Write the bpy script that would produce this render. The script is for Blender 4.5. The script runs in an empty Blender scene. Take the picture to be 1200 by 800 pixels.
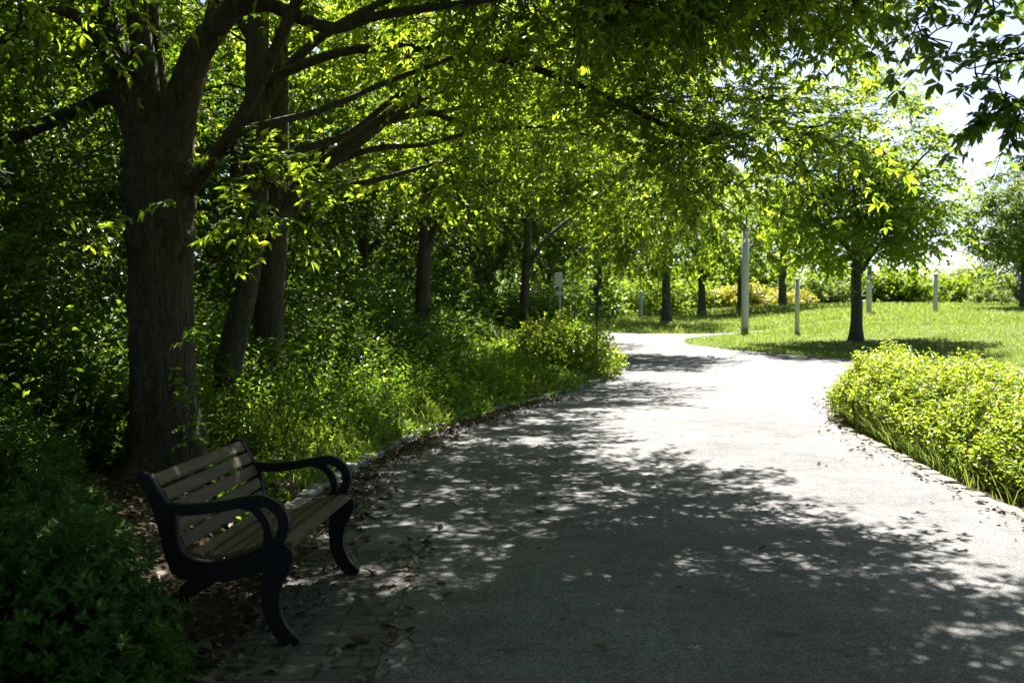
import bpy, bmesh, math, random
import numpy as np
from mathutils import Vector, noise as mnoise
R = math.radians
random.seed(7)
C = bpy.context.scene.collection
SUN_EL, SUN_AZ = 46.0, 12.0          # elevation; azimuth to the right of the viewing direction (+Y)
F, CX, HY, EYE = 1300.0, 600.0, 362.0, 1.55

def P(px, py, Y):                    # a point of the place at distance Y along the path
    return ((px-CX)/F*Y, Y, EYE+(HY-py)/F*Y)

# ------------------------------------------------------------------ helpers
def link(name, data, parent=None):
    o = bpy.data.objects.new(name, data); C.objects.link(o)
    if parent: o.parent = parent
    return o
def thing(name, label, cat, loc=(0,0,0), rz=0.0, group=None):
    o = link(name, None); o.location = loc; o.rotation_euler = (0,0,rz); o.empty_display_size = .2
    return tag(o, label, cat, group)
def tag(o, label, cat, group=None):
    o['label'] = label; o['category'] = cat
    if group: o['group'] = group
    return o
def np_mesh(name, V, quads=None, tris=None, mats=(), smooth=False, mi4=None, mi3=None):
    me = bpy.data.meshes.new(name)
    V = np.asarray(V, np.float32).reshape(-1,3)
    q = np.zeros((0,4),np.int32) if quads is None else np.asarray(quads,np.int32).reshape(-1,4)
    t = np.zeros((0,3),np.int32) if tris is None else np.asarray(tris,np.int32).reshape(-1,3)
    me.vertices.add(len(V)); me.vertices.foreach_set('co', V.ravel())
    nl = q.size+t.size
    me.loops.add(nl); me.loops.foreach_set('vertex_index', np.concatenate([q.ravel(), t.ravel()]))
    starts = np.concatenate([np.arange(len(q))*4, q.size+np.arange(len(t))*3]).astype(np.int32)
    me.polygons.add(len(q)+len(t)); me.polygons.foreach_set('loop_start', starts)
    m = np.zeros(len(q)+len(t), np.int32)
    if mi4 is not None: m[:len(q)] = mi4
    if mi3 is not None: m[len(q):] = mi3
    me.polygons.foreach_set('material_index', m)
    me.polygons.foreach_set('use_smooth', np.full(len(m), smooth, bool))
    for x in mats: me.materials.append(x)
    me.update(calc_edges=True); me.validate()
    return me
class MB:                            # collects pieces into one mesh
    def __init__(s): s.V=[]; s.Q=[]; s.T=[]; s.mq=[]; s.mt=[]; s.n=0
    def add(s, V, Q=None, T=None, m=0):
        V = np.asarray(V,np.float32).reshape(-1,3); s.V.append(V)
        if Q is not None and len(Q): s.Q.append(np.asarray(Q,np.int32)+s.n); s.mq.append(np.full(len(Q),m))
        if T is not None and len(T): s.T.append(np.asarray(T,np.int32)+s.n); s.mt.append(np.full(len(T),m))
        s.n += len(V); return s
    def mesh(s, name, mats, smooth=False):
        c = lambda a: np.concatenate(a) if a else None
        return np_mesh(name, c(s.V), c(s.Q), c(s.T), mats, smooth, c(s.mq), c(s.mt))
    def obj(s, name, mats, parent=None, smooth=False):
        return link(name, s.mesh(name, mats if isinstance(mats,(list,tuple)) else [mats], smooth), parent)
def unit(a): return a/np.maximum(np.linalg.norm(a,axis=-1,keepdims=True),1e-9)
def spline(pts, per=4):              # Catmull-Rom through rows of any width
    p = np.asarray(pts,float); n=len(p)
    if n<3: 
        t=np.linspace(0,1,per+1)[:,None]; return p[0]*(1-t)+p[-1]*t
    e = np.vstack([2*p[0]-p[1], p, 2*p[-1]-p[-2]]); out=[]
    for i in range(n-1):
        a,b,c,d = e[i:i+4]
        for k in range(per):
            t=k/per
            out.append(.5*((2*b)+(c-a)*t+(2*a-5*b+4*c-d)*t*t+(-a+3*b-3*c+d)*t**3))
    out.append(p[-1]); return np.array(out)
def tube(pts, rad, sides=8, cap=True, rough=0.0, seed=0, flat=1.0,ridge=0.0):
    p=np.asarray(pts,float); r=np.broadcast_to(np.asarray(rad,float),(len(p),))
    tg=unit(np.gradient(p,axis=0)); V=[]
    up=np.array([0.31,0.95,0.05]); u=unit(np.cross(tg[0],up))
    a=np.linspace(0,2*np.pi,sides,endpoint=False)
    for i in range(len(p)):
        u=unit(u-tg[i]*np.dot(u,tg[i])); w=np.cross(tg[i],u)
        rr=np.full(sides,r[i])
        if rough:
            rr=rr*np.array([1+rough*(mnoise.noise(Vector((math.cos(q)*2.0+seed,math.sin(q)*2.0,i*.22+seed)))+.5*mnoise.noise(Vector((math.cos(q)*5+seed,math.sin(q)*5,i*.3)))) for q in a])
        if ridge: rr=rr*np.array([1+ridge*(1-abs(2*mnoise.noise(Vector((math.cos(q)*4.2+seed,math.sin(q)*4.2,p[i][2]*1.3))))*2+.6*mnoise.noise(Vector((math.cos(q)*9,math.sin(q)*9,p[i][2]*3+seed)))) for q in a])
        V.append(p[i]+np.outer(np.cos(a)*rr,u)+np.outer(np.sin(a)*rr*flat,w))
    V=np.concatenate(V); Q=[]
    for i in range(len(p)-1):
        for k in range(sides):
            k2=(k+1)%sides; Q.append((i*sides+k,i*sides+k2,(i+1)*sides+k2,(i+1)*sides+k))
    T=[]
    if cap:
        V=np.vstack([V,p[0],p[-1]]); n=len(V); e=(len(p)-1)*sides
        for k in range(sides):
            k2=(k+1)%sides; T.append((n-2,k2,k)); T.append((n-1,e+k,e+k2))
    return V,Q,T
def leaves(rng, Pt, D, N, L, W, fold=.18, droop=.12):     # folded pointed leaves: two quads each
    n=len(Pt); D=unit(D); S=unit(np.cross(D,N)); N=np.cross(S,D)
    L=np.broadcast_to(L,(n,))[:,None]; W=np.broadcast_to(W,(n,))[:,None]
    f=fold*W*rng.uniform(.2,1.6,(n,1)); dr=droop*L*rng.uniform(0,2,(n,1))
    b=Pt; r1=Pt+.33*L*D+.5*W*S+f*N; r2=Pt+.68*L*D+.36*W*S+f*.8*N-dr*.4*N; t=Pt+L*D-dr*N
    l1=Pt+.33*L*D-.5*W*S+f*N; l2=Pt+.68*L*D-.36*W*S+f*.8*N-dr*.4*N
    V=np.stack([b,r1,r2,t,l2,l1],1).reshape(-1,3)
    i=(np.arange(n)*6)[:,None]
    Q=np.concatenate([i+np.array([[0,1,2,3]]), i+np.array([[0,3,4,5]])],0)
    return V,Q
def sprays(rng, Cn, D, length, per, L, W, tri=False, down=.45, droop=.35, side=.8, upn=1.0):
    """leaf-bearing twigs: centres Cn, directions D; returns leaf arrays"""
    n=len(Cn); D=unit(D)
    t=(np.arange(per)[None,:]+rng.uniform(0,.9,(n,per)))/per*.92+.08
    ln=np.broadcast_to(length,(n,))[:,None]
    pos=Cn[:,None,:]+D[:,None,:]*(ln*t)[...,None]; pos[...,2]-=droop*ln*t*t
    hs=unit(np.cross(D,np.array([0,0,1.0]))+1e-3)
    sgn=np.where(np.arange(per)%2==0,1.,-1.)[None,:,None]
    dd=.55*D[:,None,:]+side*sgn*hs[:,None,:]+np.array([0,0,-down])+rng.normal(0,.28,(n,per,3))
    nn=np.array([0,0,upn])+rng.normal(0,.42,(n,per,3))+.25*D[:,None,:]
    pos=pos.reshape(-1,3); dd=unit(dd.reshape(-1,3)); nn=nn.reshape(-1,3); m=len(pos)
    sz=rng.uniform(.65,1.2,m)
    if not tri: return leaves(rng,pos,dd,nn,L*sz,W*sz)
    s=unit(np.cross(dd,nn)); Vs=[];Qs=[];k=0
    for a,f in ((0,1.),(.95,.82),(-.95,.82)):
        d2=math.cos(a)*dd+math.sin(a)*s; st=pos+dd*(.25*L)*(1 if a==0 else .6)
        V,Q=leaves(rng,st,d2,nn+rng.normal(0,.2,(m,3)),L*sz*f,W*sz*f); Vs.append(V); Qs.append(Q+k); k+=len(V)
    return np.concatenate(Vs),np.concatenate(Qs)
def twigs(pts0, pts1, r0, r1):       # many straight three-sided twigs at once
    n=len(pts0); d=unit(pts1-pts0); u=unit(np.cross(d,np.array([.3,.2,.9]))); w=np.cross(d,u)
    V=[]
    for p,r in ((pts0,r0),(pts1,r1)):
        for a in (0,2.094,4.189): V.append(p+r*(math.cos(a)*u+math.sin(a)*w))
    V=np.stack(V,1).reshape(-1,3); i=(np.arange(n)*6)[:,None]
    Q=np.concatenate([i+np.array([[k,(k+1)%3,(k+1)%3+3,k+3]]) for k in range(3)],0)
    return V,Q

# ------------------------------------------------------------------ materials
def mat(name):
    m=bpy.data.materials.new(name); m.use_nodes=True; nt=m.node_tree; nt.nodes.clear()
    o=nt.nodes.new('ShaderNodeOutputMaterial'); return m,nt,o
def nd(nt,t,**k):
    n=nt.nodes.new(t)
    for a,v in k.items():
        if a in n.inputs.keys() if hasattr(n.inputs,'keys') else False: n.inputs[a].default_value=v
        else: setattr(n,a,v)
    return n
def ramp(nt,fac,stops):
    r=nt.nodes.new('ShaderNodeValToRGB'); e=r.color_ramp.elements
    while len(e)<len(stops): e.new(.5)
    for x,(p,c) in zip(e,stops): x.position=p; x.color=(*c,1)
    nt.links.new(fac,r.inputs[0]); return r.outputs[0]
def noise(nt,vec,scale,detail=4,rough=.55):
    n=nd(nt,'ShaderNodeTexNoise'); n.inputs['Scale'].default_value=scale; n.inputs['Detail'].default_value=detail; n.inputs['Roughness'].default_value=rough
    if vec: nt.links.new(vec,n.inputs['Vector'])
    return n.outputs['Fac']
def mapping(nt,scale,coord='Object'):
    tc=nd(nt,'ShaderNodeTexCoord'); mp=nd(nt,'ShaderNodeMapping'); mp.inputs['Scale'].default_value=scale
    nt.links.new(tc.outputs[coord],mp.inputs[0]); return mp.outputs[0]
def principled(nt,out,rough=.8,spec=.3):
    b=nd(nt,'ShaderNodeBsdfPrincipled'); b.inputs['Roughness'].default_value=rough; b.inputs['Specular IOR Level'].default_value=spec
    nt.links.new(b.outputs[0],out.inputs[0]); return b
def bump(nt,h,b,strength,dist):
    n=nd(nt,'ShaderNodeBump'); n.inputs['Strength'].default_value=strength; n.inputs['Distance'].default_value=dist
    nt.links.new(h,n.inputs['Height']); nt.links.new(n.outputs[0],b.inputs['Normal']); return n
def mixc(nt,f,a,b,mode='MIX'):
    n=nd(nt,'ShaderNodeMixRGB'); n.blend_type=mode
    for s,v in zip(n.inputs,(f,a,b)):
        if hasattr(v,'is_linked') or hasattr(v,'links'): nt.links.new(v,s)
        elif isinstance(v,tuple): s.default_value=(*v,1)
        else: s.default_value=v
    return n.outputs[0]
def math_(nt,op,a,b=None):
    n=nd(nt,'ShaderNodeMath'); n.operation=op
    for s,v in zip(n.inputs,(a,b)):
        if v is None: continue
        if hasattr(v,'links'): nt.links.new(v,s)
        else: s.default_value=v
    return n.outputs[0]
def leaf_mat(name, lo, hi, tlo, thi, mixf=.5, rough=.42, spec=.45):
    m,nt,o=mat(name); g=nd(nt,'ShaderNodeNewGeometry'); rnd=g.outputs['Random Per Island']
    oi=nd(nt,'ShaderNodeObjectInfo')
    c1=ramp(nt,rnd,[(0,lo),(1,hi)]); c2=ramp(nt,rnd,[(0,tlo),(.6,tuple(a*.6+b*.4 for a,b in zip(tlo,thi))),(1,tuple(min(1,x*1.3) for x in thi))])
    b=nd(nt,'ShaderNodeBsdfPrincipled'); b.inputs['Roughness'].default_value=rough; b.inputs['Specular IOR Level'].default_value=spec
    nt.links.new(c1,b.inputs['Base Color'])
    t=nd(nt,'ShaderNodeBsdfTranslucent'); nt.links.new(c2,t.inputs[0])
    mx=nd(nt,'ShaderNodeMixShader'); mx.inputs[0].default_value=mixf
    nt.links.new(b.outputs[0],mx.inputs[1]); nt.links.new(t.outputs[0],mx.inputs[2]); nt.links.new(mx.outputs[0],o.inputs[0])
    return m
def bark_mat(name, dark, light, sc=1.0):
    m,nt,o=mat(name); v=mapping(nt,(9*sc,9*sc,1.6*sc)); b=principled(nt,o,.9,.2)
    n1=noise(nt,v,2.2,8,.65); n2=noise(nt,mapping(nt,(1,1,1)),2.0,3)
    vo=nd(nt,'ShaderNodeTexVoronoi'); vo.feature='DISTANCE_TO_EDGE'; vo.inputs['Scale'].default_value=3.6
    w=nd(nt,'ShaderNodeVectorMath'); w.operation='ADD'; nt.links.new(v,w.inputs[0])
    nn=nd(nt,'ShaderNodeTexNoise'); nn.inputs['Scale'].default_value=1.5; nt.links.new(v,nn.inputs['Vector']); nt.links.new(nn.outputs['Color'],w.inputs[1])
    nt.links.new(w.outputs[0],vo.inputs['Vector'])
    h=math_(nt,'ADD',math_(nt,'MULTIPLY',math_(nt,'MINIMUM',vo.outputs['Distance'],.2),1.3),n1)
    c=ramp(nt,h,[(.25,dark),(1.0,light)])
    c=mixc(nt,math_(nt,'MULTIPLY',ramp(nt,n2,[(.45,(0,0,0)),(.7,(1,1,1))]),.35),c,(.07,.075,.045))
    nt.links.new(c,b.inputs['Base Color']); bump(nt,h,b,1.0,.035)
    return m
M={}
M['bark']=bark_mat('bark',(.020,.015,.011),(.14,.112,.086))
M['bark_far']=bark_mat('bark_grey',(.04,.033,.027),(.15,.125,.10),.6)
M['twig']=bark_mat('twig_bark',(.04,.03,.022),(.12,.095,.07),3)
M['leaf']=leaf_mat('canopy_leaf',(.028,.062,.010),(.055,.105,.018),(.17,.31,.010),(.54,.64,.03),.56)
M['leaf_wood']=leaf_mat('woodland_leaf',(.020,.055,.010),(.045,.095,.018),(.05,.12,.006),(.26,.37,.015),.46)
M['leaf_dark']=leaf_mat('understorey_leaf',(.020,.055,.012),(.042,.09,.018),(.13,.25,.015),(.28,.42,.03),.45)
M['leaf_young']=leaf_mat('young_tree_leaf',(.05,.10,.014),(.10,.165,.024),(.19,.33,.012),(.45,.55,.03),.46,.5,.22)
M['leaf_pale']=leaf_mat('pale_leaf',(.08,.13,.03),(.15,.20,.055),(.16,.25,.03),(.32,.41,.06),.40,.5,.2)
M['leaf_yellow']=leaf_mat('golden_leaf',(.20,.22,.02),(.36,.35,.03),(.40,.40,.03),(.56,.54,.05),.42)
M['leaf_hedge']=leaf_mat('hedge_leaf',(.055,.12,.014),(.165,.215,.03),(.22,.36,.015),(.55,.59,.04),.45)
M['leaf_weed']=leaf_mat('weed_leaf',(.035,.09,.016),(.075,.15,.03),(.18,.37,.015),(.45,.62,.04),.48,.5,.25)
M['leaf_weed_fine']=leaf_mat('fine_weed_leaf',(.045,.095,.014),(.09,.15,.03),(.17,.31,.015),(.46,.53,.05),.45,.5,.25)
M['leaf_azalea']=leaf_mat('azalea_leaf',(.034,.088,.016),(.070,.150,.026),(.08,.20,.02),(.14,.28,.04),.3,.5,.22)
M['leaf_conifer']=leaf_mat('conifer_needle',(.018,.045,.025),(.035,.075,.04),(.03,.08,.03),(.06,.12,.05),.2)
M['grass']=leaf_mat('grass_blade',(.07,.13,.018),(.19,.235,.05),(.16,.28,.02),(.42,.47,.09),.38,.5,.3)
M['dead_leaf']=leaf_mat('dead_leaf',(.040,.026,.017),(.19,.135,.085),(.06,.04,.015),(.12,.08,.04),.15,.6,.3)

def asphalt():
    m,nt,o=mat('asphalt'); b=principled(nt,o,.85,.25); v=mapping(nt,(1,1,1))
    vo=nd(nt,'ShaderNodeTexVoronoi'); vo.inputs['Scale'].default_value=165; nt.links.new(v,vo.inputs['Vector'])
    sp=ramp(nt,vo.outputs['Color'],[(.12,(.058,.061,.068)),(.55,(.122,.125,.133)),(.93,(.29,.288,.29))])
    big=noise(nt,v,.55,5,.6); c=mixc(nt,1.0,sp,ramp(nt,big,[(.3,(.64,.64,.66)),(.7,(1.2,1.17,1.13))]),'MULTIPLY')
    c=mixc(nt,1.0,c,ramp(nt,noise(nt,v,3.3,8,.7),[(.32,(.70,.69,.69)),(.5,(1,1,1)),(.72,(1.14,1.13,1.12))]),'MULTIPLY')
    # a laying joint across the path and a few hairline cracks
    cr=nd(nt,'ShaderNodeTexVoronoi'); cr.feature='DISTANCE_TO_EDGE'; cr.inputs['Scale'].default_value=.33
    w=nd(nt,'ShaderNodeVectorMath'); w.operation='ADD'; nt.links.new(v,w.inputs[0])
    nn=nd(nt,'ShaderNodeTexNoise'); nn.inputs['Scale'].default_value=2.2; nt.links.new(v,nn.inputs['Vector']); nt.links.new(nn.outputs['Color'],w.inputs[1]); nt.links.new(w.outputs[0],cr.inputs['Vector'])
    k=math_(nt,'LESS_THAN',cr.outputs['Distance'],.003)
    sx=nd(nt,'ShaderNodeSeparateXYZ'); nt.links.new(v,sx.inputs[0])
    yy=math_(nt,'ADD',sx.outputs['Y'],math_(nt,'MULTIPLY',noise(nt,v,6,2),.04))
    j=math_(nt,'LESS_THAN',math_(nt,'ABSOLUTE',math_(nt,'SUBTRACT',yy,10.35)),.008)
    k=math_(nt,'MULTIPLY',math_(nt,'MAXIMUM',math_(nt,'MULTIPLY',k,.7),math_(nt,'MULTIPLY',j,.6)),.6)
    c=mixc(nt,k,c,(.03,.028,.026))
    nt.links.new(c,b.inputs['Base Color']); bump(nt,math_(nt,'ADD',vo.outputs['Distance'],noise(nt,v,420,2)),b,.6,.004)
    return m
M['asphalt']=asphalt()
def pavers():
    m,nt,o=mat('brick_pavers'); b=principled(nt,o,.85,.25); v=mapping(nt,(1,1,1))
    w=nd(nt,'ShaderNodeVectorMath'); w.operation='ADD'
    nn=nd(nt,'ShaderNodeTexNoise'); nn.inputs['Scale'].default_value=9; nt.links.new(v,nn.inputs['Vector'])
    sc=nd(nt,'ShaderNodeVectorMath'); sc.operation='SCALE'; sc.inputs['Scale'].default_value=.012; nt.links.new(nn.outputs['Color'],sc.inputs[0])
    nt.links.new(v,w.inputs[0]); nt.links.new(sc.outputs[0],w.inputs[1])
    br=nd(nt,'ShaderNodeTexBrick'); br.offset=.5; nt.links.new(w.outputs[0],br.inputs['Vector'])
    for k,x in (('Scale',1.0),('Mortar Size',.0055),('Mortar Smooth',.3),('Brick Width',.33),('Row Height',.163),('Bias',0.)): br.inputs[k].default_value=x
    br.inputs['Color1'].default_value=(.075,.074,.074,1); br.inputs['Color2'].default_value=(.115,.112,.108,1); br.inputs['Mortar'].default_value=(.022,.02,.016,1)
    c=mixc(nt,1.0,br.outputs['Color'],ramp(nt,noise(nt,v,14,6,.65),[(.3,(.65,.65,.65)),(.7,(1.15,1.15,1.12))]),'MULTIPLY')
    nt.links.new(c,b.inputs['Base Color'])
    h=math_(nt,'ADD',math_(nt,'MULTIPLY',br.outputs['Fac'],-1.0),math_(nt,'MULTIPLY',noise(nt,v,60,4),.25)); bump(nt,h,b,.9,.008)
    return m
M['pavers']=pavers()
def simple(name,c1,c2,scale,rough=.8,bs=.5,bd=.01,stretch=(1,1,1),spec=.3):
    m,nt,o=mat(name); b=principled(nt,o,rough,spec); v=mapping(nt,stretch); n=noise(nt,v,scale,7,.6)
    nt.links.new(ramp(nt,n,[(.3,c1),(.7,c2)]),b.inputs['Base Color']); bump(nt,n,b,bs,bd); return m
M['stone']=simple('kerb_stone',(.13,.125,.12),(.27,.255,.235),9,.85,.6,.012)
M['edging']=simple('pale_edging',(.15,.13,.11),(.30,.265,.225),11,.9,.7,.015)
M['concrete']=simple('concrete',(.38,.36,.33),(.5,.47,.43),4,.85,.2,.005)
M['iron']=simple('black_painted_iron',(.006,.006,.007),(.012,.012,.013),40,.6,.15,.002,spec=.2)
M['white_paint']=simple('white_painted_wood',(.42,.44,.45),(.62,.62,.60),8,.6,.3,.004,(6,6,1))
M['sign_white']=simple('sign_face',(.55,.58,.62),(.66,.68,.70),5,.5,.05,.001)
M['steel']=simple('galvanised_steel',(.42,.46,.5),(.55,.58,.6),15,.45,.1,.002)
M['dark_metal']=simple('dark_metal',(.02,.018,.016),(.045,.04,.036),20,.6,.2,.003)
def wood():
    m,nt,o=mat('weathered_bench_wood'); b=principled(nt,o,.75,.2); v=mapping(nt,(26,1.1,26)); n=noise(nt,v,2.4,8,.7)
    st=noise(nt,mapping(nt,(3,2.2,3)),2.2,5,.6)
    c=ramp(nt,n,[(.3,(.060,.046,.030)),(.72,(.165,.128,.085))]); c=mixc(nt,ramp(nt,st,[(.5,(0,0,0)),(.62,(.75,.75,.75))]),c,(.085,.072,.05))
    nt.links.new(c,b.inputs['Base Color']); bump(nt,n,b,.35,.003); return m
M['wood']=wood()
def ground_mat():
    m,nt,o=mat('ground'); b=principled(nt,o,.95,.1); v=mapping(nt,(1,1,1))
    at=nd(nt,'ShaderNodeAttribute'); at.attribute_name='soil'
    n=noise(nt,v,1.3,8,.7); n2=noise(nt,v,24,6,.7)
    soil=mixc(nt,n2,(.035,.026,.018),(.13,.095,.062)); 
    gr=ramp(nt,math_(nt,'ADD',math_(nt,'MULTIPLY',n,.6),math_(nt,'MULTIPLY',n2,.4)),[(.35,(.07,.11,.018)),(.55,(.12,.165,.03)),(.72,(.19,.20,.06))])
    f=math_(nt,'ADD',at.outputs['Fac'],math_(nt,'MULTIPLY',math_(nt,'SUBTRACT',noise(nt,v,3,5),.5),.7))
    c=mixc(nt,ramp(nt,f,[(.42,(0,0,0)),(.58,(1,1,1))]),gr,soil)
    nt.links.new(c,b.inputs['Base Color']); bump(nt,n2,b,.8,.05); return m
M['ground']=ground_mat()

# ------------------------------------------------------------------ the lie of the land
LK=np.array([(-1.62,3.0),(-1.62,6.5),(-1.60,8.5),(-1.49,10.2),(-1.0,13.0),(-.12,15.5),(.52,16.9),(1.75,20.2),(2.35,24.0),(2.65,29.0),(2.6,34.0),(1.6,37.5),(-2.5,41.0),(-12,45.5),(-40,55)])  # left edge of the path
RK=np.array([(3.75,-8),(3.75,5),(3.75,8.1),(3.83,10.2),(4.05,13.7),(4.7,16.6),(5.7,19.2),(7.0,21.6),(9.0,22.9)])
RKX=np.vstack([RK,[(10.0,21.6),(14,18.2),(24,11.5),(45,0)]])                 # right edge, sweeping off right
RN=np.array([(5.0,31.2),(6.0,28.6),(7.2,26.2),(8.8,24.7),(10.8,22.9),(15,19.8),(24,14),(45,3)])
def lerp_x(line,y): return np.interp(y,line[:,1],line[:,0])
SY=np.array([-50,6,9,11,14,20,30,40,50,58,66,80,400.]); 
SZ=np.array([0,0,.006,.035,.1,.25,.5,.75,1.0,1.18,1.28,1.34,1.4])
_sl=spline(np.stack([SY,SZ],1),8)
def g0(y): return np.interp(y,_sl[:,0],_sl[:,1])
def sm(a,b,x): t=np.clip((x-a)/(b-a),0,1); return t*t*(3-2*t)
def g(x,y):
    x=np.asarray(x,float); y=np.asarray(y,float)
    d=lerp_x(LK,y)-x
    z=g0(y)+np.where(y<36,.10*sm(.12,.5,d)+.35*sm(.6,6,d),0)
    z=z+.42*sm(8.5,17,x)*sm(24,35,y)*(1-sm(60,80,y))
    return z
def gz(x,y): return float(g(x,y))

# ground: one sheet to the horizon
def axis(lo,hi,a,b,step):            # fine between a and b, growing outside
    out=list(np.arange(a,b,step)); s=step; x=a
    while x>lo: s*=1.25; x-=s; out.insert(0,x)
    s=step; x=out[-1]
    while x<hi: s*=1.25; x+=s; out.append(x)
    return np.array(out)
gx=axis(-600,600,-8,14,.2); gy=axis(-60,1500,2,44,.25)
X,Y=np.meshgrid(gx,gy); Z=g(X,Y)
bumpy=np.array([mnoise.noise(Vector((x*.9,y*.9,0)))+.5*mnoise.noise(Vector((x*3,y*3,4))) for x,y in zip(X.ravel(),Y.ravel())]).reshape(X.shape)
offpath=np.clip(np.maximum(lerp_x(LK,np.minimum(Y,36))-X-.3, X-np.interp(Y,RK[:,1],RK[:,0])-.4)*1.5,0,1)
Z=Z+bumpy*.03*offpath*(Y<20)
nx,ny=len(gx),len(gy); i=np.arange(nx*ny).reshape(ny,nx)
Q=np.stack([i[:-1,:-1],i[:-1,1:],i[1:,1:],i[1:,:-1]],-1).reshape(-1,4)
me=np_mesh('ground',np.stack([X,Y,Z],-1).reshape(-1,3),Q,None,[M['ground']],True)
soil=np.where((lerp_x(LK,np.minimum(Y,36))-X>-.3)&(Y<33),1.,0.)
soil=np.maximum(soil,1-sm(.1,.55,X-np.interp(Y,RK[:,1],RK[:,0]))) * np.where(Y<24,1,np.where(soil>0,1,0))
soil=np.maximum(soil,.75*np.exp(-(((X-10.3)/1.4)**2+((Y-32.6)/1.0)**2)))
soil=np.maximum(soil,.75*np.exp(-(((X-7.0)/2.6)**2+((Y-47)/1.5)**2)))
a=me.attributes.new('soil','FLOAT','POINT'); a.data.foreach_set('value',soil.ravel().astype(np.float32))
gr=link('ground',me); gr['kind']='structure'

def inside(poly,x,y):
    x=np.asarray(x); y=np.asarray(y); c=np.zeros(x.shape,bool); p=np.asarray(poly); j=len(p)-1
    for k in range(len(p)):
        xi,yi=p[k]; xj,yj=p[j]
        cond=((yi>y)!=(yj>y))&(x<(xj-xi)*(y-yi)/(yj-yi+1e-12)+xi); c^=cond; j=k
    return c
# the path: asphalt sheet laid on the ground
def sheet(name,poly,zoff,m,cell=.25,solid=True):
    bm=bmesh.new(); vs=[bm.verts.new((x,y,0)) for x,y in poly]; bm.faces.new(vs)
    xs=[p[0] for p in poly]; ys=[p[1] for p in poly]
    for v,lo,hi,ax in (('y',min(ys),max(ys),1),('x',min(xs),max(xs),0)):
        t=lo+cell
        while t<hi:
            n=[0,0,0]; n[ax]=1; c=[0,0,0]; c[ax]=t
            bmesh.ops.bisect_plane(bm,geom=bm.verts[:]+bm.edges[:]+bm.faces[:],plane_co=c,plane_no=n)
            t+=cell if ax==1 else cell*4
    for v in bm.verts: v.co.z=gz(v.co.x,v.co.y)+zoff if False else float(g0(v.co.y))+zoff
    bmesh.ops.recalc_face_normals(bm,faces=bm.faces[:])
    if bm.faces and sum(f.normal.z for f in bm.faces)<0: bmesh.ops.reverse_faces(bm,faces=bm.faces[:])
    me=bpy.data.meshes.new(name); bm.to_mesh(me); bm.free(); me.materials.append(m)
    o=link(name,me); o['kind']='structure'; return o
Ls=spline(LK,6); Rs=spline(RKX,6); Ns=spline(RN,6)
PAVX=-.58
# near stretch narrows at the brick strip beside the bench
rng0=np.random.default_rng(3)
wob=lambda a: a+np.stack([rng0.normal(0,.012,len(a)),rng0.normal(0,.012,len(a))],1)
left_edge=[(PAVX,-8),(PAVX,7.15),(-1.58,7.15)]+[tuple(p) for p in Ls if p[1]>7.3 and p[1]<44]
far_edge=[(-9.0,46.0),(-2.0,43.2),(2.2,40.0),(4.2,38.2),(6.5,37.6)]   # grass beyond the bend
far=[tuple(p) for p in spline(far_edge,4)]
right=[tuple(p) for p in Rs]; nr=[tuple(p) for p in Ns]
side_n=spline([(6.5,37.6),(9,40.3),(14,45.6),(22,51)],4); side_s=spline([(22,50),(14,44.7),(9,39.2),(6.2,36.0),(5.2,33.5),(5.0,31.2)],4)
poly=left_edge+far+[tuple(p) for p in side_n[1:]]+[tuple(p) for p in side_s]+nr[1:]+right[::-1]
path=sheet('path',poly,.012,M['asphalt'],.5)
pav=sheet('brick_paving',[(PAVX-.003,3.0),(PAVX-.003,7.148),(-1.25,7.148),(-1.3,3.0)],.014,M['pavers'],.5)

# left kerb: stone setts with joints, standing proud of the path
kb=MB(); rng=np.random.default_rng(5)
def polyline_walk(pts,step,jit=.0):
    d=np.r_[0,np.cumsum(np.linalg.norm(np.diff(pts,axis=0),axis=1))]; s=0; out=[]
    while s<d[-1]-step:
        L=step*(1+jit*rng.uniform(-1,1)); a=[np.interp(s,d,pts[:,k]) for k in (0,1)]; b=[np.interp(s+L-.012,d,pts[:,k]) for k in (0,1)]
        out.append((np.array(a),np.array(b))); s+=L
    return out
def block(a,b,w,z0,z1,tilt=0,bev=.012):
    d=(b-a)/np.linalg.norm(b-a); n=np.array([-d[1],d[0]])
    def ring(z,ins):
        return [(*(a+d*ins+n*ins),z),(*(b-d*ins+n*ins),z),(*(b-d*ins+n*(w-ins)),z+tilt),(*(a+d*ins+n*(w-ins)),z+tilt)]
    V=ring(z0,0)+ring(z1-bev,0)+ring(z1,bev)
    Q=[(0,1,5,4),(1,2,6,5),(2,3,7,6),(3,0,4,7),(4,5,9,8),(5,6,10,9),(6,7,11,10),(7,4,8,11),(8,9,10,11)]
    return V,Q
kp=Ls[(Ls[:,1]>7.2)&(Ls[:,1]<24)]
for a,b in polyline_walk(kp,.30,.15):
    z=float(g0((a[1]+b[1])/2)); h=.065+rng.uniform(-.014,.012)
    V,Q=block(a+rng.normal(0,.006,2),b+rng.normal(0,.006,2),.13,z-.1,z+h,rng.uniform(-.008,.008)); kb.add(V,Q)
k=kb.obj('kerb',M['stone']); k['kind']='structure'
eb=MB(); rp=Rs[(Rs[:,1]>4.5)&(Rs[:,1]<22)&(Rs[:,0]<8)]
for a,b in polyline_walk(rp,.24,.25):
    z=float(g0((a[1]+b[1])/2)); V,Q=block(b+rng.normal(0,.006,2),a+rng.normal(0,.006,2),.13,z-.1,z+.022+rng.uniform(-.010,.010),rng.uniform(-.008,.008)); eb.add(V,Q)
k=eb.obj('kerb',M['edging']); k['kind']='structure'

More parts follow.
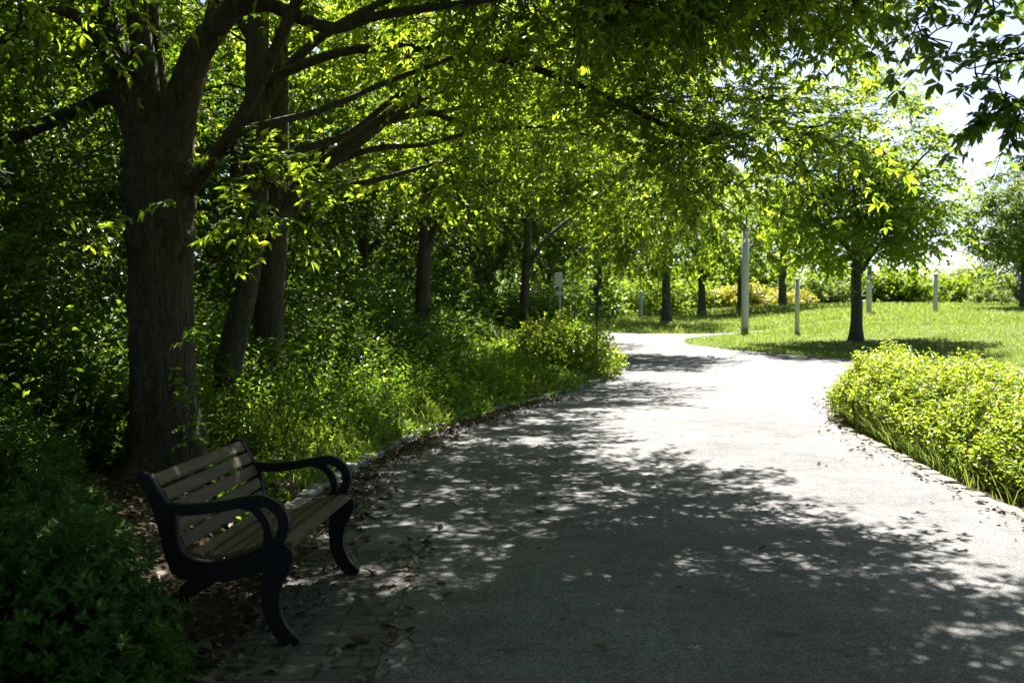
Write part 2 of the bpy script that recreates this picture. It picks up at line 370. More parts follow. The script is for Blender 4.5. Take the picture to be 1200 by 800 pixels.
# ------------------------------------------------------------------ trees
def limb_px(pts):                    # rows of (px, py, width_px, Y) -> xyz r
    return np.array([[*P(a,b,Yd),w/2/F*Yd] for a,b,w,Yd in pts])
def nodes_of(*limbs): return np.concatenate([spline(l,4) for l in limbs])
def crown_mesh(name,seed,blobs,nodes,L,W,lps,spc,cr,leafm,tri=False,twig=True,local=(0,0,0),down=.45,avoid=None,zmin=None,shell=2.4):
    rng=np.random.default_rng(seed); mb=MB(); Cs=[];Ds=[]
    for c,r,n in blobs:
        c=np.array(c,float); r=np.array(r,float)
        u=unit(rng.normal(0,1,(n,3))); rad=rng.uniform(0,1,(n,1))**(1/shell)
        wobble=1+.22*np.array([mnoise.noise(Vector((a[0]*2.2+seed,a[1]*2.2,a[2]*2.2))) for a in u])[:,None]
        p=c+u*rad*r*wobble
        if zmin is not None: p=p[p[:,2]>zmin]
        if avoid is not None: p=p[~avoid(p)]
        Cs.append(p); o=(p-c)/r; Ds.append(o)
    Cl=np.concatenate(Cs); O=np.concatenate(Ds)
    # branches that carry the clumps
    if nodes is not None and len(nodes):
        dn=np.array([np.min(np.linalg.norm(nodes[:,:3]-p,axis=1)) for p in Cl]); nd_=nodes[:,:3]
        for p in Cl[np.argsort(dn)]:
            d=np.linalg.norm(nd_-p,axis=1)+1.5*np.maximum(0,nd_[:,2]-p[2]); j=int(np.argmin(d)); q=nd_[j]; ln=np.linalg.norm(p-q)
            if ln<.15: continue
            m1=q*.6+p*.4+np.array([0,0,.10*ln])+rng.normal(0,.05*ln,3); m2=q*.25+p*.75+np.array([0,0,.07*ln])+rng.normal(0,.04*ln,3)
            r0=min(nodes[j,3]*.5,.008+.009*ln)
            bp=spline([q,m1,m2,p],2); br=np.linspace(r0,.005,7)
            V,Q,T=tube(bp,br,5,False); mb.add(V,Q,None,1)
            nodes=np.vstack([nodes,np.column_stack([bp[2:],br[2:]*1.6])]); nd_=nodes[:,:3]
    n=len(Cl); idx=np.repeat(np.arange(n),spc); m=len(idx)
    c=Cl[idx]+rng.normal(0,.22*cr,(m,3))*np.array([1,1,.55])
    D=O[idx]*.7+rng.normal(0,.75,(m,3))*np.array([1,1,.35])+np.array([0,0,.05])
    ln=rng.uniform(.45,1.,m)*cr
    V,Q=sprays(rng,c,D,ln,lps,L,W,tri,down); mb.add(V,Q,None,0)
    if twig:
        D=unit(D); e=c+D*ln[:,None]; e[:,2]-=.35*ln
        mid=c+D*(ln*.5)[:,None]; mid[:,2]-=.0875*ln
        V,Q=twigs(Cl[idx],c,.006,.005); mb.add(V,Q,None,1)
        V,Q=twigs(c,mid,.005,.004); mb.add(V,Q,None,1); V,Q=twigs(mid,e,.004,.002); mb.add(V,Q,None,1)
    me=mb.mesh(name,[leafm,M['twig']])
    return me
def trunk_mesh(name,pts,m,sides=20,per=6,rough=.10,seed=1,flare=True,ridge=0.0):
    if ridge: per,sides=16,72
    s=spline(pts,per); p=s[:,:3]; r=s[:,3].copy()
    if flare:
        h=p[:,2]-p[0,2]; r*=1+.5*np.exp(-h/.22)
        p=p.copy(); p[0,2]-=.15
    V,Q,T=tube(p,r,sides,True,rough,seed,1.0,ridge)
    if ridge:
        k=np.repeat(np.arange(len(p)),sides); h=np.maximum(0,p[k,2]-p[0,2]-.15); d=V[:len(k)]-p[k]; an=np.arctan2(d[:,1],d[:,0])
        V[:len(k)]+=d*np.array([1,1,0])*(np.exp(-h/.28)*(.25+.38*np.maximum(0,np.cos(an*4+1+.5*np.sin(an*2)))))[:,None]
    return np_mesh(name,V,Q,T,[m],True)
def tree(name,label,cat,base,trunk,limbs,crown,group=None,bark='bark',seed=1,rough=.1,ridge=0.0):
    base=np.array(base,float); t=thing(name,label,cat,tuple(base),0,group)
    off=np.array([*base,0])
    link('trunk',trunk_mesh('trunk',trunk-off,M[bark],seed=seed,rough=rough,ridge=ridge),t)
    for i,l in enumerate(limbs):
        V,Q,T=tube((spline(l,5)-off)[:,:3],spline(l,5)[:,3],10,True,rough,seed+i+3)
        link('limb',np_mesh('limb',V,Q,T,[M[bark]],True),t)
    if crown:
        crown.transform(__import__('mathutils').Matrix.Translation(-Vector(base))); link('crown',crown,t)
    return t
sunv=np.array([math.sin(R(SUN_AZ))*math.cos(R(SUN_EL)),math.cos(R(SUN_AZ))*math.cos(R(SUN_EL)),math.sin(R(SUN_EL))])

# T1: the big multi-stemmed tree behind the bench
Y1=9.5
t1=limb_px([(195,572,80,Y1),(193,500,74,Y1),(191,400,72,Y1),(188,300,74,Y1),(187,235,83,Y1),(186,190,78,Y1),(180,150,52,Y1)])
l1=[limb_px([(178,190,50,Y1),(163,140,40,Y1),(146,90,36,Y1),(128,40,32,Y1),(110,-20,28,9.3),(70,-120,22,9.0),(40,-260,12,8.7)]),
    limb_px([(184,175,36,Y1),(176,110,30,Y1),(168,50,26,Y1),(165,-10,24,Y1),(175,-130,18,9.6),(190,-300,10,9.8)]),
    limb_px([(190,170,26,Y1),(190,110,20,9.6),(184,50,18,9.7),(182,-10,15,9.8),(190,-120,9,10)]),
    limb_px([(200,200,46,Y1),(208,150,44,9.45),(220,105,38,9.4),(236,62,34,9.3),(268,20,28,9.1),(330,-40,24,8.8),(430,-110,18,8.4),(620,-170,12,8.0),(850,-190,7,7.5)]),
    limb_px([(218,250,26,9.5),(216,200,24,9.5),(220,150,22,9.5),(231,105,20,9.5),(242,60,18,9.5),(262,-20,15,9.5),(300,-140,9,9.6)]),
    limb_px([(214,225,30,9.45),(236,205,20,9.3),(262,172,16,9.1),(290,130,15,9.0),(318,75,14,8.9),(345,15,13,8.8),(380,-60,10,8.6)]),
    limb_px([(262,175,12,9.1),(285,155,10,9.1),(325,144,9,9.2),(385,128,8,9.4),(450,100,7,9.7),(530,70,5,10)]),
    limb_px([(175,190,26,9.5),(140,118,20,9.7),(100,128,18,9.9),(50,148,17,10.1),(-10,172,15,10.3),(-80,200,9,10.6)]),
    limb_px([(150,90,16,9.4),(90,20,13,9.2),(40,30,12,9.0),(-10,62,10,8.8)]),
    limb_px([(262,22,20,9.1),(310,8,17,9.0),(350,22,16,8.9),(395,36,14,8.8),(450,20,11,8.7),(560,5,8,8.5),(700,-20,5,8.3)]),
    # long limb reaching out over the path to the right
    limb_px([(330,-40,16,8.8),(480,-30,11,8.4),(640,-5,8,8.3),(760,10,6,8.4),(850,35,4,8.6)])]
nodes1=nodes_of(*l1)
c1=crown_mesh('crown',11,[((-.6,8.2,6.4),(4.5,4.4,2.3),230),((-3.6,8.3,5.2),(2.2,2.2,1.6),60),((2.0,8.6,4.7),(1.6,2.0,1.0),60),((-1.9,8.9,2.45),(.5,.35,.3),5),((-3.6,9.3,2.1),(.5,.3,.4),4),((.6,9.6,4.1),(2.4,1.5,.5),36),((1.0,8.6,4.4),(2.2,.9,.5),40),((1.7,11,4.6),(1.9,1.2,.5),22)],nodes1,.10,.042,8,8,.72,M['leaf'],tri=True,
    avoid=lambda p:(p[:,2]<3.4)&(np.abs((p[:,0]/p[:,1])+.315)<.06)&(p[:,1]<9.3)&(p[:,1]>9.05))
T1=tree('shade_tree','large multi-stemmed shade tree with thick trunk directly behind the bench','tree',(t1[0,0],t1[0,1],gz(t1[0,0],t1[0,1])),t1,l1,c1,seed=4,rough=.13,ridge=.035)
# T2: leaning dark trunk
Y2=11.7
t2=limb_px([(252,490,38,Y2),(262,450,32,Y2),(276,390,30,Y2),(290,325,28,Y2),(299,260,29,Y2),(301,200,29,Y2),(302,130,28,Y2),(304,50,25,Y2),(310,-60,18,Y2)])
l2=[limb_px([(301,150,14,Y2),(340,80,12,Y2),(420,20,10,Y2),(560,-40,7,12.2)]),limb_px([(300,245,14,Y2),(318,205,12,Y2),(350,178,10,11.9),(410,158,9,12.1),(470,112,7,12.4),(560,60,5,12.8)]),
    limb_px([(303,60,12,Y2),(240,-40,10,Y2),(160,-120,6,Y2)]),limb_px([(306,0,12,Y2),(380,-100,9,12),(520,-160,6,12.5)]),limb_px([(303,100,13,Y2),(420,60,11,11.4),(580,70,9,11),(720,120,7,10.7),(850,190,4,10.4)])]
c2=crown_mesh('crown',12,[((0,12.2,6.3),(3.6,3.0,2.2),100),((.2,10.2,6.0),(2.4,1.3,.9),38),((2.8,10.6,5.7),(1.7,2.4,1.1),48),((.9,12.3,4.2),(2.2,1.5,.6),38),((1.9,10.5,3.2),(1.45,1.2,.6),30),((-3.8,12.4,5.2),(2,2,1.8),40)],nodes_of(t2[5:],*l2),.10,.041,8,8,.72,M['leaf'],tri=True)
tree('shade_tree','slender dark tree leaning right, its trunk between the big trunk and the straight one','tree',(t2[0,0],Y2,gz(t2[0,0],Y2)),t2,l2,c2,seed=9)
# T3
Y3=13.5
t3=limb_px([(312,440,40,Y3),(314,400,35,Y3),(317,340,33,Y3),(321,290,32,Y3),(325,255,31,Y3),(328,200,24,Y3),(330,120,20,Y3),(332,20,15,Y3)])
l3=[limb_px([(326,258,24,Y3),(345,228,22,Y3),(380,196,20,Y3),(425,162,17,Y3),(480,122,13,13.6),(560,90,10,13.8),(660,70,7,14.2)]),
    limb_px([(440,150,8,Y3),(475,138,8,13.6),(520,132,6,13.8),(580,118,4,14)]),
    limb_px([(380,196,8,Y3),(440,175,7,13.6),(500,170,6,13.8),(570,150,4,14)]),
    limb_px([(326,262,12,Y3),(380,226,9,13.7),(440,212,7,13.9),(520,190,4,14.2)]),
    limb_px([(480,122,9,13.6),(560,150,6,14.0),(640,150,4,14.4),(690,160,3,14.8)]),
    limb_px([(560,90,8,13.8),(660,70,6,14.2),(740,80,5,14.5),(800,100,3,14.8)])]
c3=crown_mesh('crown',13,[((.4,14.7,5.7),(3.2,2.2,1.9),70),((.8,14.4,4.2),(1.7,1.3,.6),38),((-1.2,15.2,3.7),(1.6,1.4,.7),32),((-2.5,14.2,5.2),(1.4,1.4,.9),22),((.7,17.4,5.2),(1.3,1.7,.9),26)],nodes_of(t3[5:],*l3),.10,.040,8,8,.75,M['leaf'],tri=True)
tree('shade_tree','dark straight tree behind the leaning one, long limbs reaching over the path','tree',(t3[0,0],Y3,gz(t3[0,0],Y3)),t3,l3,c3,seed=15)
# T4
Y4=20.0
t4=limb_px([(495,420,22,Y4),(495,380,18,Y4),(496,330,17,Y4),(498,290,15,Y4),(500,230,12,Y4),(503,160,9,Y4)])
l4=[limb_px([(498,300,9,Y4),(520,250,7,Y4),(560,210,5,21),(640,170,4,22)]),limb_px([(498,280,8,Y4),(470,230,6,Y4),(430,180,4,Y4)]),limb_px([(500,230,7,Y4),(560,160,6,21.5),(640,110,4,22.7),(730,120,3,23.5)])]
c4=crown_mesh('crown',14,[((.7,22.7,6.0),(3.0,2.2,1.9),120),((1.0,19.6,5.3),(1.4,1.8,.9),28),((-.4,20.6,3.9),(1.8,1.2,.8),34),((-2.2,19.0,5.4),(2.2,2.4,1.4),60),((1.9,22.0,4.1),(1.6,1.2,.6),28)],nodes_of(t4[3:],*l4),.12,.045,7,9,.85,M['leaf'],tri=True)
tree('shade_tree','thin straight tree rising from the weeds in the middle of the left bank','tree',(t4[0,0],Y4,gz(t4[0,0],Y4)),t4,l4,c4,seed=21)
# T5
Y5=26.0
t5=limb_px([(614,400,14,Y5),(614,375,11,Y5),(615,340,10,Y5),(618,290,9,Y5),(620,220,6,Y5)])
l5=[limb_px([(616,320,6,Y5),(640,280,5,Y5),(690,240,4,27),(740,200,3,28.6)]),limb_px([(617,300,6,Y5),(590,260,5,Y5),(560,230,3,Y5)])]
c5=crown_mesh('crown',15,[((3.7,29.2,5.4),(1.9,1.9,1.8),70),((.9,30,5.0),(1.8,1.5,1.6),40),((2.9,28.2,3.6),(1.4,1.2,.7),26)],nodes_of(t5[2:],*l5),.13,.05,7,9,.9,M['leaf'],tri=True)
tree('shade_tree','small tree with a thin pale trunk behind the yellow-green bush','tree',(t5[0,0],Y5,gz(t5[0,0],Y5)),t5,l5,c5,seed=27)

# the branch of big three-part leaves hanging in at the upper right, from a tree just out of the frame
bt=np.array([(4.9,6.0,0,.17),(4.95,6.0,1.5,.15),(5.0,6.05,3,.13),(5.05,6.1,4.6,.10),(5.1,6.1,6.4,.05)])
bl=[np.array([(5.0,6.05,3.4,.05),(4.4,6.3,3.95,.04),(3.7,6.5,4.1,.03),(3.0,6.7,3.75,.018),(2.75,6.7,3.25,.01)]),
    np.array([(5.05,6.1,4.2,.05),(4.3,6.0,4.9,.04),(3.4,6.2,5.1,.03),(2.7,6.6,4.6,.015)]),
    np.array([(3.5,6.55,4.05,.02),(3.1,6.4,3.6,.014),(2.95,6.3,3.05,.009),(3.0,6.3,2.75,.006)])]
c6=crown_mesh('crown',16,[((2.95,6.6,3.55),(.8,.45,.5),20),((2.85,6.35,2.85),(.36,.25,.25),8),((3.6,6.3,4.9),(1.5,1.2,.8),22),((4.8,6.1,5.6),(1.6,1.5,1.2),40),((4.2,3.2,6.4),(2.6,3.6,1.4),90)],nodes_of(*bl),.095,.050,5,4,.40,M['leaf_dark'],tri=True)
tree('overhanging_tree','tree beyond the right frame edge, its dark three-part leaves hanging against the sky','tree',(4.9,6.0,0),bt,bl,c6,seed=31)

# copies: tree kinds with their own trunk, limbs and crown
def copy_tree(o):
    c=o.copy(); C.objects.link(c)
    for ch in list(o.children):
        d=ch.copy(); C.objects.link(d); d.parent=c
    return c
def generic_tree(seed,h,cr,trunk_r,leafm,clear,n=110,L=.13,W=.06,nl=5,spread=.6,lps=7,spc=8,label='',cat='tree',name='park_tree',tri=False,group=None):
    rng=np.random.default_rng(seed)
    tp=np.array([(0,0,0,trunk_r),(.02,0,clear*.5,trunk_r*.86),(0,.02,clear,trunk_r*.78),(.05*h*.1,0,h*.6,trunk_r*.36),(.1,.05,h*.88,.02)])
    limbs=[]
    for k in range(nl):
        a=k*2*math.pi/nl+rng.uniform(-.3,.3); z=clear*rng.uniform(.85,1.0)+k*.75*clear/nl; ln=cr*rng.uniform(.6,.95)
        d=np.array([math.cos(a),math.sin(a)])
        limbs.append(np.array([(0,0,z,trunk_r*.36),(*(d*ln*.3),z+ln*spread*.5,trunk_r*.26),(*(d*ln*.65),z+ln*spread*1.05,trunk_r*.17),(*(d*ln),z+ln*spread*1.4,.012)]))
    cz=(clear+h)/2+.25
    cm=crown_mesh('crown',seed,[((0,0,cz),(cr,cr,(h-clear)/2),n),((0,0,cz-.3*(h-clear)),(cr*.9,cr*.9,(h-clear)*.2),n//4)],nodes_of(tp[2:],*limbs),L,W,lps,spc,cr*.28,leafm,tri,twig=False)
    return tree(name,label,cat,(0,0,0),tp,limbs,cm,group,'bark_far',seed,.08)
def put(o,px=None,py=None,Yd=None,x=None,y=None,s=1.0,rz=0.0,label=None,sink=0.0,sz=None):
    if x is None: x=(px-CX)/F*Yd; y=Yd
    o.location=(x,y,gz(x,y)-sink); o.scale=(s,s,sz or s); o.rotation_euler=(0,0,rz)
    if label: o['label']=label
    return o
# young tree on the lawn
yt=generic_tree(41,7.7,3.1,.19,M['leaf_young'],1.9,n=290,L=.15,W=.09,nl=9,spread=.8,lps=9,spc=9,label='young round-crowned tree alone on the sunny lawn, bare soil at its foot',name='lawn_tree')
put(yt,1003,0,33.0)
# broad pale tree at the right edge
pt=generic_tree(42,6.4,3.2,.2,M['leaf_pale'],1.9,n=210,L=.2,W=.11,label='pale green tree at the right edge of the lawn, beside a white post',name='pale_tree')
put(pt,1200,0,55,s=1.05)
# trees beyond the bend
far0=generic_tree(43,7.5,3.4,.22,M['leaf_young'],2.0,n=120,L=.2,W=.11,nl=7,spread=.8,label='sturdy tree with upswept branches in front of the yellow shrub',name='park_tree',group='trees beyond the bend in the path')
put(far0,822,0,57)
for px,Yd,s,rz,lab in ((781,47,1.0,1.1,'tree with a pale thick trunk just beyond the bend in the path'),(868,59,.95,2.0,'thin dark tree directly behind the tall white post'),(917,64,1.15,3.1,'dark tree right of the yellow shrub, between the tall and the shorter white post'),
        (700,52,1.1,4.0,'tree at the far left of the bend, behind the dark pole'),(655,46,1.05,5.2,'tree in the wood edge behind the white sign')):
    put(copy_tree(far0),px,0,Yd,s=s,rz=rz,label=lab)
# woodland trees filling the left side, plus unseen ones added to shade the foreground
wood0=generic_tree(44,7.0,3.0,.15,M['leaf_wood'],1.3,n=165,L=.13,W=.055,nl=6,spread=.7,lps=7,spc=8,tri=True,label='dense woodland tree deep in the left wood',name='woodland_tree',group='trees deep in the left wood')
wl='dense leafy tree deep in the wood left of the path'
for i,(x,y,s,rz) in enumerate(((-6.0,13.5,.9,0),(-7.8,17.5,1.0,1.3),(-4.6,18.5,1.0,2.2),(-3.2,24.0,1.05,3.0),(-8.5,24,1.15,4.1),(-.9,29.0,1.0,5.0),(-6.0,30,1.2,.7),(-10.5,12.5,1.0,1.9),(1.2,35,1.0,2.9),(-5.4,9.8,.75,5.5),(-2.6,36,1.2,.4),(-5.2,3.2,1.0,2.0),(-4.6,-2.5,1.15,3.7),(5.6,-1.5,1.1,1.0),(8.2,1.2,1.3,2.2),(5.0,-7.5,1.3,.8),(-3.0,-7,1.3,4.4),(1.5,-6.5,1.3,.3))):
    put(wood0 if i==0 else copy_tree(wood0),x=x,y=y,s=s,rz=rz,label=wl if x<3 and y>5 else 'unseen tree added beside or behind the viewpoint to shade the foreground')
# conifer far right
def conifer():
    rng=np.random.default_rng(50); h=10.5; mb=MB(); Cs=[];Ds=[]
    for z in np.arange(1.2,h,.32):
        r=(h-z)*.24+.12; k=9
        for q in range(k):
            a=rng.uniform(0,6.28)
            for t in (.35,.65,1.0): Cs.append((math.cos(a)*r*t,math.sin(a)*r*t,z-.12*r*t)); Ds.append((math.cos(a),math.sin(a),-.1))
    V,Q=sprays(rng,np.array(Cs),np.array(Ds),.55,9,.28,.06,False,.3); mb.add(V,Q)
    t=thing('conifer','dark pointed conifer rising behind the pale tree at the right edge','tree')
    link('trunk',trunk_mesh('trunk',np.array([(0,0,0,.2),(0,0,5,.12),(0,0,h,.02)]),M['bark_far']),t); mb.obj('crown',M['leaf_conifer'],t); return t
put(conifer(),1193,0,75,s=1.0)

# ------------------------------------------------------------------ shrubs
def shrub_mesh(seed,r,n,L,W,lps,leafm,spl,flat=.6,up=.5,tri=False,down=.1):
    rng=np.random.default_rng(seed); u=unit(rng.normal(0,1,(n,3))); u[:,2]=np.abs(u[:,2])
    wob=1+.25*np.array([mnoise.noise(Vector((a[0]*2.5+seed,a[1]*2.5,a[2]*2.5))) for a in u])[:,None]
    rad=rng.uniform(.25,1,(n,1))**.5; p=u*rad*np.array(r)*wob
    D=u*.7+rng.normal(0,.5,(n,3))+np.array([0,0,up])
    mb=MB(); V,Q=sprays(rng,p-unit(D)*spl*.5,D,spl,lps,L,W,tri,down,.1); mb.add(V,Q)
    q=p[rng.choice(n,min(n,max(20,n//12)),False)]; V2,Q2=twigs(q*np.array([.12,.12,0])+np.array([0,0,-.05]),q,.012,.004); mb.add(V2,Q2,None,1)
    return mb.mesh('foliage',[leafm,M['twig']])
def shrub(name,label,cat,mesh,x,y,s=1,rz=0,group=None,sz=None):
    o=link(name,mesh); tag(o,label,cat,group); o.location=(x,y,gz(x,y)-.02); o.scale=(s,s,sz or s); o.rotation_euler=(0,0,rz); return o
# dark azalea in the left foreground
def azalea():
    rng=np.random.default_rng(60); n=7600
    cen=np.array([(0,0,0),(-.75,.35,0),(-.28,.70,0),(-.45,-.55,0),(.35,-.2,-.12),(-.95,-.3,0)]); rr=np.array([.56,.66,.45,.52,.38,.6]); hh=np.array([.74,.8,.78,.6,.42,.72])
    k=rng.integers(0,6,n); u=unit(rng.normal(0,1,(n,3))); u[:,2]=np.abs(u[:,2])
    wob=1+.22*np.array([mnoise.noise(Vector((a[0]*4+b,a[1]*4,a[2]*4))) for a,b in zip(u,k)])[:,None]
    p=cen[k]+u*np.stack([rr[k],rr[k],hh[k]],1)*wob*rng.uniform(.35,1,(n,1))**.35
    D=u+rng.normal(0,.45,(n,3))+np.array([0,0,.5]); mb=MB()
    # whorls of narrow leaves at each shoot tip
    per=9; D=unit(D); a=rng.uniform(0,6.28,(n,1))+np.arange(per)*2.4
    s1=unit(np.cross(D,np.array([.2,.3,.93]))); s2=np.cross(D,s1)
    rd=np.cos(a)[...,None]*s1[:,None]+np.sin(a)[...,None]*s2[:,None]
    dd=rd+D[:,None]*rng.uniform(.1,1.0,(n,per,1)); pos=p[:,None]-D[:,None]*rng.uniform(0,.05,(n,per,1)); nn=D[:,None]-rd*.4+rng.normal(0,.2,(n,per,3))
    sz=rng.uniform(.7,1.25,n*per)
    V,Q=leaves(rng,pos.reshape(-1,3),dd.reshape(-1,3),nn.reshape(-1,3),.040*sz,.0145*sz,.15,.1); mb.add(V,Q)
    j=rng.choice(n,900,False); V,Q=twigs(cen[k[j]]*np.array([1,1,0])+(p[j]-cen[k[j]])*.15,p[j],.004,.002); mb.add(V,Q,None,1)
    return mb.mesh('azalea_bush',[M['leaf_azalea'],M['twig']])
o=link('azalea_bush',azalea()); tag(o,'low dark green azalea bush with small narrow leaves left of the bench','bush'); o.location=(-2.0,4.75,0)

us=[shrub_mesh(61,(1.2,1.2,1.5),620,.10,.045,9,M['leaf_dark'],.4),shrub_mesh(62,(1.5,1.3,1.1),620,.12,.05,9,M['leaf_dark'],.45)]
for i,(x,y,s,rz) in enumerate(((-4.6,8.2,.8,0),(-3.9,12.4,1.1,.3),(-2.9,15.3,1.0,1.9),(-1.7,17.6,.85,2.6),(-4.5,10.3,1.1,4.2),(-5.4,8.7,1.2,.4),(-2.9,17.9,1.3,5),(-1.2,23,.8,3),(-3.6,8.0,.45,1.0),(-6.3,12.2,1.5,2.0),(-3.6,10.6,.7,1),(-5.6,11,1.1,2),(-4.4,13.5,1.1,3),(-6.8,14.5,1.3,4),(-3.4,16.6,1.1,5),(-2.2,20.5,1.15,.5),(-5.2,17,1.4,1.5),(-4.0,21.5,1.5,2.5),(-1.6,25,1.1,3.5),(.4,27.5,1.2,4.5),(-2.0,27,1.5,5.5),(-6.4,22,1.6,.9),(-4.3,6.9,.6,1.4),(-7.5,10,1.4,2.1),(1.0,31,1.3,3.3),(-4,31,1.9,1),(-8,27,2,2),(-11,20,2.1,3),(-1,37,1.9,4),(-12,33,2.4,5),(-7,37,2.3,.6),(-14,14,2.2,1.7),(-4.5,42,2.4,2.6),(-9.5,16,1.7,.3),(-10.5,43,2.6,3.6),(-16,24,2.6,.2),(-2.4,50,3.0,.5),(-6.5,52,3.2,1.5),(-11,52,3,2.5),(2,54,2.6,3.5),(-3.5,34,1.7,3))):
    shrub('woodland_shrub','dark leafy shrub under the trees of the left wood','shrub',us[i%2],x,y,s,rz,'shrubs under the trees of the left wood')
# yellow-green bush on the bank by the bend
shrub('bush','bright yellow-green bush catching the sun at the end of the left bank','bush',shrub_mesh(63,(1.3,1.0,.8),620,.085,.045,9,M['leaf_hedge'],.3),.85,20.9,1.0,0,None,1.35)
shrub('bush','smaller bright green bush beside the dark pole','bush',shrub_mesh(64,(.8,.8,.7),420,.085,.04,9,M['leaf_weed'],.28),1.3,22.2,.85,1.2,None,1.2)
# background shrubs beyond the lawn
bs={'g':shrub_mesh(71,(2.4,2.0,2.2),520,.26,.13,8,M['leaf_young'],.7),'p':shrub_mesh(72,(2.4,2.0,2.0),520,.24,.13,8,M['leaf_pale'],.7),'y':shrub_mesh(73,(2.4,1.8,1.5),560,.2,.12,8,M['leaf_yellow'],.6),'d':shrub_mesh(74,(2.2,2,1.9),400,.26,.13,7,M['leaf_young'],.8)}
for k,px,Yd,s,rz,lab in (('y',868,66,1.0,0,'golden yellow shrub beyond the far lawn, behind the tall white post'),('y',905,68,.8,2,'smaller golden yellow shrub left of the dark tree trunk'),
        ('y',842,67,.7,4,'lowest golden yellow shrub, left of the tall white post'),('y',930,70,.75,5,'golden yellow shrub right of the dark tree trunk'),('p',735,60,.8,1,'pale whitish-green shrub left of the pale thick trunk')):
    shrub('shrub',lab,'shrub',bs[k],(px-CX)/F*Yd,Yd,s,rz)
i=0
for k,px,Yd,s in (('g',700,62,1.2),('d',765,58,1.0),('d',800,66,1.1),('d',790,80,1.8),('p',940,74,1.2),('g',840,82,1.8),('p',965,72,1.1),('g',985,78,1.5),('p',1010,75,1.2),('g',1035,76,1.3),('g',1062,74,1.2),('d',1085,80,1.5),('g',1110,76,1.1),('d',1130,82,1.6),('p',1160,70,.7),('g',1150,92,1.7),('g',1185,76,1.0),('d',1215,80,1.7),('g',900,84,1.9),('g',745,78,1.8),('d',670,64,1.6),('p',1240,74,1.2)):
    i+=1; shrub('shrub',{'g':'mid green leafy shrub in the row closing off the far lawn','p':'pale green leafy shrub in the row closing off the far lawn','d':'loose open green shrub in the row closing off the far lawn'}[k],'shrub',bs[k],(px-CX)/F*Yd,Yd,s,i*1.7,'shrub row beyond the far lawn')

# the hedge along the right of the path
HP=np.array([(4.12,14.5),(4.6,15.4),(5.7,14.9),(6.1,13.1),(5.9,10),(5.6,6.2),(4.05,6.2),(4.02,8),(4.05,10.5),(4.15,13)])
def hedge():
    rng=np.random.default_rng(80); N=21000
    x=rng.uniform(3.9,7,N); y=rng.uniform(6,15.8,N); k=inside(HP,x,y); x=x[k]; y=y[k]
    dl=x-np.interp(y,[6,10.5,13,14.5,15.6],[4.03,4.05,4.15,4.15,4.8]); de=np.minimum(dl,np.minimum(15.4-y,np.interp(y,[6,10,13,15],[5.6,5.9,6.1,5.6])-x))
    top=(.50+.30*sm(7,14,y))*(.45+.55*sm(-.05,.45,de)); top=top*(1+.34*np.array([mnoise.noise(Vector((a*1.3,b*1.3,2)))+.5*mnoise.noise(Vector((a*3.5,b*3.5,2))) for a,b in zip(x,y)]))
    z=top*np.where(rng.uniform(0,1,len(x))<.6,rng.uniform(.8,1.08,len(x)),rng.uniform(.12,1,len(x)))
    p=np.stack([x,y,g(x,y)+z],1); D=np.stack([rng.normal(-.15,.45,len(x)),rng.normal(-.1,.45,len(x)),rng.uniform(.35,1.1,len(x))],1); mb=MB()
    V,Q=sprays(rng,p-unit(D)*.14,D,rng.uniform(.10,.30,len(x)),8,.052,.025,False,.0,.05,.8); mb.add(V,Q)
    t=thing('hedge','broad low yellow-green hedge in full sun along the right of the path','hedge',(4.1,10,gz(4.1,10)))
    o=mb.obj('foliage',M['leaf_hedge'],t); o.location=(-4.1,-10,-gz(4.1,10))
    j=rng.choice(len(p),1500,False); b=p[j].copy(); b[:,2]=g(b[:,0],b[:,1])-.05; b[:,:2]+=rng.normal(0,.05,(1500,2)); s=MB(); V,Q=twigs(b,p[j],.006,.003); s.add(V,Q)
    o=s.obj('branches',M['twig'],t); o.location=(-4.1,-10,-gz(4.1,10)); 
    return t
hedge()

# ------------------------------------------------------------------ ground cover
def undergrowth():
    rng=np.random.default_rng(90); N=30000
    y=7.3+rng.uniform(0,1,N)**.85*19; d=rng.uniform(0,1,N)**.8*5.5; x=np.interp(y,LK[:,1],LK[:,0])-.04-d+np.where(y>12.5,.12,0)
    keep=~((y<9.3)&(x>-3.6)&(rng.uniform(0,1,N)<.45+.55*(x<-2.2))); x,y,d=x[keep],y[keep],d[keep]; N=len(x)
    h=np.minimum(.10+.34*d,.95)*rng.uniform(.45,1.15,N)*(1+.45*np.array([mnoise.noise(Vector((a*.9,b*.9,7))) for a,b in zip(x,y)]))
    h*=np.where(y<10,.55,1)*(1-.5*sm(16.5,19.5,y))
    base=np.stack([x,y,g(x,y)-.02],1); D=np.stack([rng.normal(.08,.22,N),rng.normal(-.03,.22,N),np.ones(N)],1)
    mb=MB(); V,Q=sprays(rng,base+unit(D)*(h*.25)[:,None],D,h*.85,9,.066,.028,False,-.05,.04,.9)
    sel=(np.array([mnoise.noise(Vector((a*.6,b*.6,11))) for a,b in zip(x,y)])+rng.normal(0,.15,N))>-.22
    A=np.repeat(sel,9); fq=lambda m: None
    V,Q=sprays(rng,(base+unit(D)*(h*.25)[:,None])[sel],D[sel],h[sel]*.85,9,.070,.030,False,-.05,.04,.9); mb.add(V,Q)
    V,Q=sprays(rng,(base+unit(D)*(h*.2)[:,None])[~sel],D[~sel],h[~sel]*.95,15,.046,.015,False,-.35,.04,.55); mb.add(V,Q,None,2)
    k=rng.choice(N,9000,False); V,Q=twigs(base[k],base[k]+unit(D[k])*h[k][:,None],.004,.002); mb.add(V,Q,None,1)
    o=mb.obj('undergrowth',[M['leaf_weed'],M['twig'],M['leaf_weed_fine']]); o['kind']='stuff'
undergrowth()
